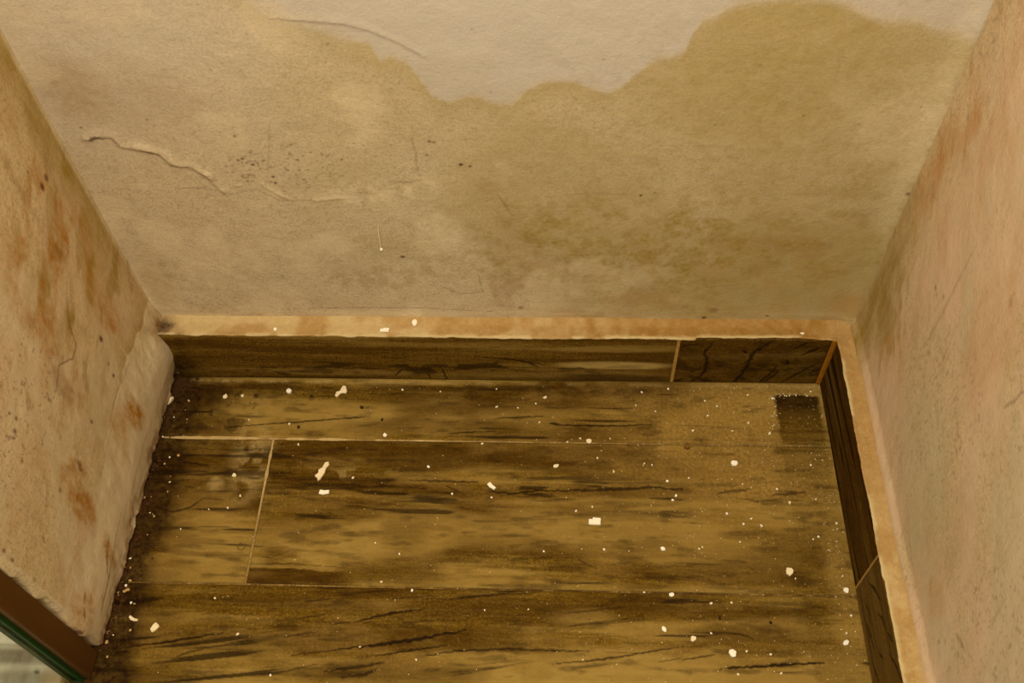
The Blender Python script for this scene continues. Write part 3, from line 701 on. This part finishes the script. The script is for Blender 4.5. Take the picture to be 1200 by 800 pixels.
# ================================================================== CEMENT LEDGE ON TOP OF THE SKIRTING
def ledge():
    parts = []
    off = 0; PP = []; QQ = []; AA = {k: [] for k in ('orange', 'pale', 'dark')}
    for which in (0, 1):
        if which == 0:
            a, t, Q, idx = grid(steps((.002, .8605, .0014)), steps((0, 1, .055)))
            jag = .0016 * (fbm(a, a * 0, 60, oct=4, seed=701) - .5) * 2
            # broken-off flakes of the front edge
            jag += .003 * ss(bb(815, 397)[0], bb(817, 397)[0], a) * (1 - ss(.80, .86, a))
            y0 = -.0006 + jag
            x = a; y = y0 + (YB + .006 - y0) * t
        else:
            a, t, Q, idx = grid(steps((YB + .006, -.56, .0014), (-.56, YN + .1, .05)), steps((0, 1, .055)))
            jag = .0016 * (fbm(a, a * 0, 60, oct=4, seed=703) - .5) * 2
            x0 = np.where(a > -.0, .8605, FW_ - .0006 + jag)
            y = a; x = x0 + (XR + .006 - x0) * t
        n1 = fbm(x, y, 90, oct=4, seed=711) - .5
        z = H - .0004 + .0022 * n1
        dback = (YB - y) if which == 0 else (XR - x)
        dd = np.minimum(YB - y, XR - x)
        z = z + .006 * ss(.010, -.002, dd)               # fillet against the plaster
        edge = t < .02
        z = z + .0010 * np.exp(-((t - .05) / .05) ** 2)
        left = 1 - ss(.3, .68, x + n1 * .2) if which == 0 else ss(-.15, -.35, y)
        pale = .65 * left * ss(.35, .6, fbm(x, y, 30, oct=4, seed=713)) + .85 * (1 - ss(.06, .20, t + n1 * .15)) * ss(.38, .5, fbm(x, y, 22, seed=715))
        orange = (1 - left) * (.75 + n1 * .8) if which == 0 else (1 - left) * .35
        orange = orange * (1 - ss(.7, 1.0, ss(.80, .86, x)) * .5)
        dark = .0 * x
        if which == 0:
            dark = .95 * blob(x, y, (.002, .010), .024, .020, soft=.8, warp=n1 * 2)  # dark crevice in the left corner, shade put into the ledge colour
        P = np.stack([x, y, z], -1)
        # front lip goes down onto the tile
        r = idx[:, 0]; n0 = len(P)
        lip = P[r] + np.array([0, .0012, -.0035] if which == 0 else [.0012, 0, -.0035])
        P = np.concatenate([P, lip]); k = np.arange(len(r) - 1)
        S = np.stack([r[k + 1], r[k], n0 + k, n0 + k + 1], -1)
        Q = np.concatenate([Q, S])
        PP.append(P); QQ.append(Q + off); off += len(P)
        for kk, v in (('orange', orange), ('pale', pale), ('dark', dark)):
            AA[kk].append(np.concatenate([v, v[r]]))
    return mesh_from('trim_1', np.concatenate(PP), np.concatenate(QQ), {k: np.concatenate(v) for k, v in AA.items()})
link('trim_1', ledge(), M_ledge, kind='structure')

# ================================================================== CEILING, FAR FLOOR, GLASS PARTITION
box('ceiling', (-1.3, YN, CEIL), (.95, .1, CEIL + .05), M_ceil, kind='structure')
def outer():
    x, y, Q, idx = grid(steps((-1.3, -.30, .05), (-.30, -.040, .003)), steps((.08, -.5, .003), (-.5, YN, .05)))
    wl = fbm(x, y, 20, 40, oct=4, seed=801) - .5
    streak = 1.0 * blob(x, y, fl(15, 768), .07, .011, soft=.5, warp=wl * .6) + .9 * blob(x, y, fl(25, 795), .06, .010, warp=wl * .6)
    tan = .85 * blob(x, y, fl(75, 790), .022, .05, soft=.5, warp=wl)
    dark = .9 * blob(x, y, fl(43, 787), .003, .0025)
    stroke(dark, x, y, many(fl, [(-5, 755), (20, 756), (40, 758)]), .0015, .4)
    P, Q2 = skirted(np.stack([x, y, 0 * x], -1), Q, idx, (0, 0, -.02))
    return mesh_from('floor', P, Q2, dict(streak=streak, tan=tan, dark=dark))
link('floor', outer(), M_outer, kind='structure')
part = holder('glass_partition', label='clear glass shower partition with brown profile and green seal beside the left wall', category='glass partition')
part.location = (-.02, -.39, 0)
def loc(lo, hi):
    o = np.array([-.02, -.39, 0]); return tuple(np.array(lo) - o), tuple(np.array(hi) - o)
lo, hi = loc((-.040, -.4035, .0012), (-.0065, -.3735, 2.0)); box('post', lo, hi, M_post, part, bevel=.0015, label='dark brown upright profile')
lo, hi = loc((-.030, -.4080, .0012), (-.014, -.4030, 2.0)); box('seal', lo, hi, M_seal, part, bevel=.001, label='green seal strip')
lo, hi = loc((-.025, -1.25, .004), (-.017, -.4080, 2.0)); box('glass_pane', lo, hi, M_glass, part, bevel=.0008)

# ================================================================== DEBRIS
rnd = random.Random(7)
def chip_mesh(name, w, h, t, n, jag, curl=0.0, notch=None):
    """a flake: irregular outline with thickness, slightly curled"""
    bm = bmesh.new()
    pts = []
    for k in range(n):
        a = 2 * math.pi * (k + rnd.uniform(-.25, .25)) / n
        r = 1 + rnd.uniform(-jag, jag)
        pts.append((math.cos(a) * r * w / 2, math.sin(a) * r * h / 2))
    if notch: pts = [(px * w / 2, py * h / 2) for px, py in notch]
    lift = lambda px, py: curl * ((px / (w / 2)) ** 2 + .4 * (py / (h / 2)) ** 2) * max(w, h) * .25
    tv = [bm.verts.new((px * .95, py * .95, t + lift(px, py))) for px, py in pts]
    bv = [bm.verts.new((px, py, lift(px, py))) for px, py in pts]
    ct = bm.verts.new((0, 0, t * 1.25)); cb = bm.verts.new((0, 0, 0))
    m = len(pts)
    for k in range(m):
        j = (k + 1) % m
        bm.faces.new((tv[k], tv[j], ct)); bm.faces.new((bv[j], bv[k], cb)); bm.faces.new((bv[k], bv[j], tv[j], tv[k]))
    me = bpy.data.meshes.new(name); bm.to_mesh(me); bm.free()
    return me
RECT = [(-1, -.9), (.9, -1), (1, .8), (-.3, 1), (-.35, .55), (-1, .5)]
ROD = [(-1, -.7), (-.2, -1), (1, -.5), (.95, .9), (0, .8), (-.9, 1)]
TALL = [(-.75, -.65), (-.2, -.75), (.1, -1), (.45, -.8), (.75, -.1), (.6, .35), (.95, .7), (.6, 1), (.05, .85), (-.1, .3), (-.55, .0), (-.35, -.35)]
BONE = [(-1, -.8), (-.6, -1), (-.1, -.35), (.3, -.3), (.8, -.45), (1, .0), (.75, .9), (.3, 1), (.0, .55), (-.2, .05), (-.8, -.1)]
CURL = [(-1, .2), (-.6, -.5), (.2, -.9), (1, -.7), (.9, .0), (.2, .1), (-.4, .6), (-.9, 1)]
def put(name, where, w, h, rot, mat, label, cat, group=None, t=.0014, n=8, jag=.25, curl=.12, notch=None, plane='floor'):
    me = chip_mesh(name, w, h, t, n, jag, curl, notch)
    o = link(name, me, mat, None, label=label, category=cat)
    if group: o['group'] = group
    if plane == 'floor':
        p = fl(*where); o.location = (p[0], p[1], .0002)
    else:
        q = on(2, H + .0006, where); o.location = (q[0], q[1], H + .0008)
    o.rotation_euler = (0, 0, rot)
    return o
PX = .00108
def big(where, w, h, rot, mat, label, **k):
    q = .84 if 'notch' not in k else 1
    put('paint_chip', where, w * PX * q, h * PX * q, rot, mat, label, 'paint chip', 'loose paint chips', **k)
big((377, 552), 13, 27, -.25, M_chip, 'large tall ragged cream paint chip right of the short tile joint', notch=TALL, t=.0022)
big((380, 577), 12, 6, 0, M_chipw, 'small white oblong paint chip directly below the tall ragged chip', notch=ROD)
big((400, 459), 15, 16, .1, M_chip, 'bone-shaped cream paint chip near the back skirting', notch=BONE, t=.002)
big((697, 611), 14, 9, 0, M_chipw, 'white rectangular notched paint chip in the middle of the floor', notch=RECT, t=.0018)
big((576, 570), 11, 5, -.75, M_chipw, 'white rod-like paint sliver lying slantwise in mid floor', notch=ROD, t=.002)
big((182, 735), 9, 12, -.5, M_chip, 'cream paint chip on the front tile near the left wall', n=8)
big((157, 725), 11, 6, -.1, M_chip, 'curled pale paint flake beside the left wall foot, left of another chip', notch=CURL, curl=.3)
big((339, 459), 8, 8, .3, M_chipw, 'round white paint chip close to the back skirting', n=10, jag=.08, t=.003)
big((264, 465), 8, 9, .4, M_chip, 'triangular cream paint chip in the back left part of the floor', n=5)
big((284, 464), 5, 5, .4, M_chip, 'tiny pale chip just right of the triangular back-left chip', n=6)
big((199, 471), 7, 14, -.6, M_chip, 'long pale plaster flake wedged at the foot of the left wall', n=8, t=.004)
big((858, 766), 9, 10, .3, M_chipw, 'white heart-shaped paint chip on the front tile at right', n=7, t=.0022)
big((860, 543), 11, 8, -.4, M_chipw, 'white paint chip in the dusty right part of the floor', n=7, t=.002)
big((925, 670), 9, 11, .2, M_chip, 'rough cream chip near right skirting, just above the front joint', n=7, t=.0024)
big((812, 748), 7, 8, .5, M_chip, 'cream chip left of the heart-shaped chip on the front tile', n=6)
big((652, 546), 8, 6, .5, M_chip, 'dull cream chip on the dark streak in mid floor', n=7)
big((690, 517), 8, 7, .7, M_chip, 'cream chip lying on the back joint right of centre', n=6)
big((777, 643), 7, 7, -.7, M_chipw, 'small white chip right of the notched rectangular chip', n=5)
big((787, 697), 7, 6, .4, M_chipw, 'small white chip lying right at the front joint', n=6)
big((778, 737), 5, 8, .4, M_chipw, 'upright white sliver on the front tile right of centre', n=6)
big((451, 510), 6, 6, 0, M_chipw, 'small white chip on the back joint left of centre', n=7)
big((991, 753), 7, 7, .2, M_chipw, 'bright white chip in the dust at the foot of right skirting, nearest the front', n=6, t=.002)
big((991, 692), 7, 9, .2, M_chipw, 'white crumbly chip at the foot of right skirting by the skirting joint', n=6, t=.002)
big((275, 557), 6, 6, .3, M_chip, 'small cream chip just left of the short tile joint', n=6)
big((639, 466), 6, 4, .3, M_chip, 'small cream chip near the back skirting in mid width', n=6)
big((451, 387), 11, 6, 0, M_chipw, 'flat white paint chip on front rim of the cement ledge', notch=RECT, plane='ledge')
big((486, 379), 8, 11, 0, M_chipw, 'oval white paint chip standing out on the cement ledge', n=10, jag=.08, plane='ledge', t=.003)
big((323, 386), 6, 5, 0, M_chipw, 'tiny white chip on the left part of the cement ledge', n=6, plane='ledge')
big((940, 391), 6, 4, 0, M_chip, 'tiny pale chip on the cement ledge by the right corner', n=6, plane='ledge')
# pebble and grit
o = put('pebble', (805, 524), .0075, .0075, 0, M_peb, 'round brown pebble on the dusty floor, left of the dark patch', 'pebble', n=10, jag=.06, t=.005, curl=0)
for k, (p, lab) in enumerate([((300, 464), 'dark seed-like grain right of the tiny back-left chip'), ((365, 465), 'dark grain between the round white chip and the bone-shaped chip'), ((424, 478), 'dark grain right of and below the bone-shaped chip'),
                ((350, 501), 'dark grain on the thin crack in the back tile'), ((448, 492), 'dark grain above the white chip on the back joint'), ((843, 724), 'dark grain on the front tile at right'), ((903, 730), 'dark grain on the front tile near right skirting')]):
    put('grit', p, .0032, .0042, k * .7, M_dark, lab, 'grit', 'dark grains on the floor', n=6, jag=.3, t=.003)
# little crumbs, counted along each tile
CR = {'back tile': [(204, 489), (292, 492), (339, 497), (472, 457), (516, 459), (582, 477), (607, 478), (628, 473), (582, 456), (632, 495), (752, 460), (783, 456), (665, 518), (680, 514), (715, 514), (745, 475), (768, 482), (826, 470), (840, 476), (829, 487), (877, 496), (902, 508), (858, 505), (812, 505), (905, 467), (950, 459), (946, 464), (876, 463), (191, 512)],
      'small left tile': [(199, 536), (199, 565), (282, 581), (267, 595), (153, 655), (148, 686), (212, 620), (245, 597), (176, 601)],
      'wide middle tile': [(350, 521), (502, 547), (530, 579), (440, 636), (468, 649), (637, 646), (708, 644), (675, 599), (694, 594), (788, 586), (447, 682), (565, 520), (807, 560), (880, 608), (892, 616), (852, 602), (819, 643), (823, 641), (932, 678), (950, 545), (956, 585), (980, 613), (953, 632), (959, 629), (700, 537), (719, 553), (755, 543), (764, 545), (782, 564), (792, 581), (867, 635), (870, 567), (910, 573), (925, 589), (987, 675), (871, 614), (414, 560), (576, 583)],
      'front tile': [(252, 701), (154, 706), (133, 744), (279, 743), (317, 791), (483, 692), (568, 715), (619, 714), (488, 773), (683, 773), (422, 758), (833, 707), (857, 706), (997, 721), (992, 742), (903, 767), (915, 789), (875, 763), (833, 742), (755, 694), (865, 790)]}
ORD = ['first', 'second', 'third', 'fourth', 'fifth', 'sixth', 'seventh', 'eighth', 'ninth', 'tenth', 'eleventh', 'twelfth', 'thirteenth', 'fourteenth', 'fifteenth', 'sixteenth', 'seventeenth', 'eighteenth', 'nineteenth', 'twentieth']
def ordinal(i):
    if i < 20: return ORD[i]
    return ('twenty-' if i < 29 else 'thirty-') + ORD[(i + 1) % 10 - 1] if (i + 1) % 10 else {29: 'thirtieth', 39: 'fortieth'}[i]
crumb_protos = [chip_mesh('paint_crumb', .0046, .0042, .0022, n, .3, 0) for n in (5, 6, 7, 6)]
for q, m_ in enumerate(crumb_protos): m_.materials.append((M_chipw, M_chip, M_chipw, M_chip)[q])
for tile, ps in CR.items():
    ps = sorted(ps, key=lambda p: fl(*p)[0])
    n = len(ps)
    for i, p in enumerate(ps):
        o = bpy.data.objects.new('paint_crumb', crumb_protos[rnd.randrange(4)]); COL.objects.link(o)
        c = fl(*p); o.location = (c[0], c[1], .0002)
        o.rotation_euler = (0, 0, rnd.uniform(0, 6)); s = rnd.uniform(.45, .8); o.scale = (s, s * rnd.uniform(.7, 1.2), s)
        where = ordinal(i) + ' from left' if i < (n + 1) // 2 else ('last at right' if i == n - 1 else ordinal(n - 1 - i) + ' from right')
        o['label'] = 'tiny pale paint crumb on the ' + tile + ', ' + where
        o['category'] = 'paint crumb'; o['group'] = 'tiny paint crumbs on the ' + tile
def scatter(name, mat, items, kind='stuff', **pr):
    bm = bmesh.new()
    for (x, y, z, r) in items:
        q = bmesh.ops.create_icosphere(bm, subdivisions=1, radius=r)
        sx, sy, sz = rnd.uniform(.6, 1.4), rnd.uniform(.6, 1.4), rnd.uniform(.35, .8)
        for v in q['verts']:
            v.co = Vector((x + v.co.x * sx * rnd.uniform(.8, 1.2), y + v.co.y * sy * rnd.uniform(.8, 1.2), z + max(v.co.z * sz, -r * .2)))
    me = bpy.data.meshes.new(name); bm.to_mesh(me); bm.free()
    return link(name, me, mat, None, kind=kind, **pr)
items = []
while len(items) < 620:
    x = rnd.uniform(.03, .855); y = rnd.uniform(-.45, -.003)
    if rnd.random() > .12 + .88 * max(0, min(1, (x - .5) / .25)) * (1.0 if y > -.20 else .45): continue
    items.append((x, y, .0002, rnd.uniform(.0003, .0006)))
for k in range(60):
    items.append((rnd.uniform(.835, .858), rnd.uniform(-.45, -.005), .0002, rnd.uniform(.0003, .0008)))
for k in range(40):
    a = rnd.random(); c = fl(*((908, 463 + a * 40) if k % 2 else (908 + a * 46, 463)))
    items.append((c[0] + rnd.gauss(0, .003), min(c[1] + rnd.gauss(0, .002), -.003), .0002, rnd.uniform(.0005, .0011)))
scatter('paint_dust', M_chip, items, label='scattered pale specks of paint dust, thickest at the right', category='dust')
items = []; pale_items = []
for k in range(430):
    y = rnd.uniform(YE - .01, .0); w = rnd.random() ** 1.8
    it = (-.006 + w * .034, y, .0002, rnd.uniform(.0008, .0026) * (1.15 - .5 * w))
    (pale_items if rnd.random() < .10 else items).append(it)
for k in range(160):
    items.append((abs(rnd.gauss(0, .014)) - .004, -abs(rnd.gauss(0, .012)) - .002, .0004, rnd.uniform(.001, .003)))
for k in range(70):
    y = rnd.uniform(YE, .0)
    items.append((rnd.uniform(-.006, .006), y, .0006, rnd.uniform(.0022, .0042)))
scatter('plaster_rubble', M_dark, items, label='dark gritty rubble along the foot of the left wall', category='rubble')
scatter('plaster_crumbs', M_crumb, pale_items, label='pale plaster crumbs among dark rubble along the left wall', category='rubble')

# hanging fibre with a white blob on the back wall
def fibre():
    bm = bmesh.new()
    P = [bk(443, 262), bk(444, 274), bk(446, 286), bk(447, 291)]
    prev = None
    for k, (x, z) in enumerate(P):
        ring = [bm.verts.new((x + .0006 * math.cos(a), YB - .0016 + .0006 * math.sin(a), z)) for a in (0, 1.57, 3.14, 4.71)]
        if prev:
            for i in range(4): bm.faces.new((prev[i], prev[(i + 1) % 4], ring[(i + 1) % 4], ring[i]))
        prev = ring
    c = P[-1]; me = bpy.data.meshes.new('fibre'); bm.to_mesh(me); bm.free()
    return me, c
me, c = fibre()
th = holder('hanging_fibre', label='fine pale fibre ending in a white blob on the back wall', category='fibre')
o = link('fibre', me, M_chip, th)
bm = bmesh.new(); bmesh.ops.create_icosphere(bm, subdivisions=2, radius=.0022)
for v in bm.verts: v.co = Vector((v.co.x * .9 + c[0], v.co.y * .7 + YB - .0016, v.co.z * 1.2 + c[1]))
me = bpy.data.meshes.new('blob'); bm.to_mesh(me); bm.free()
link('blob', me, M_chipw, th)
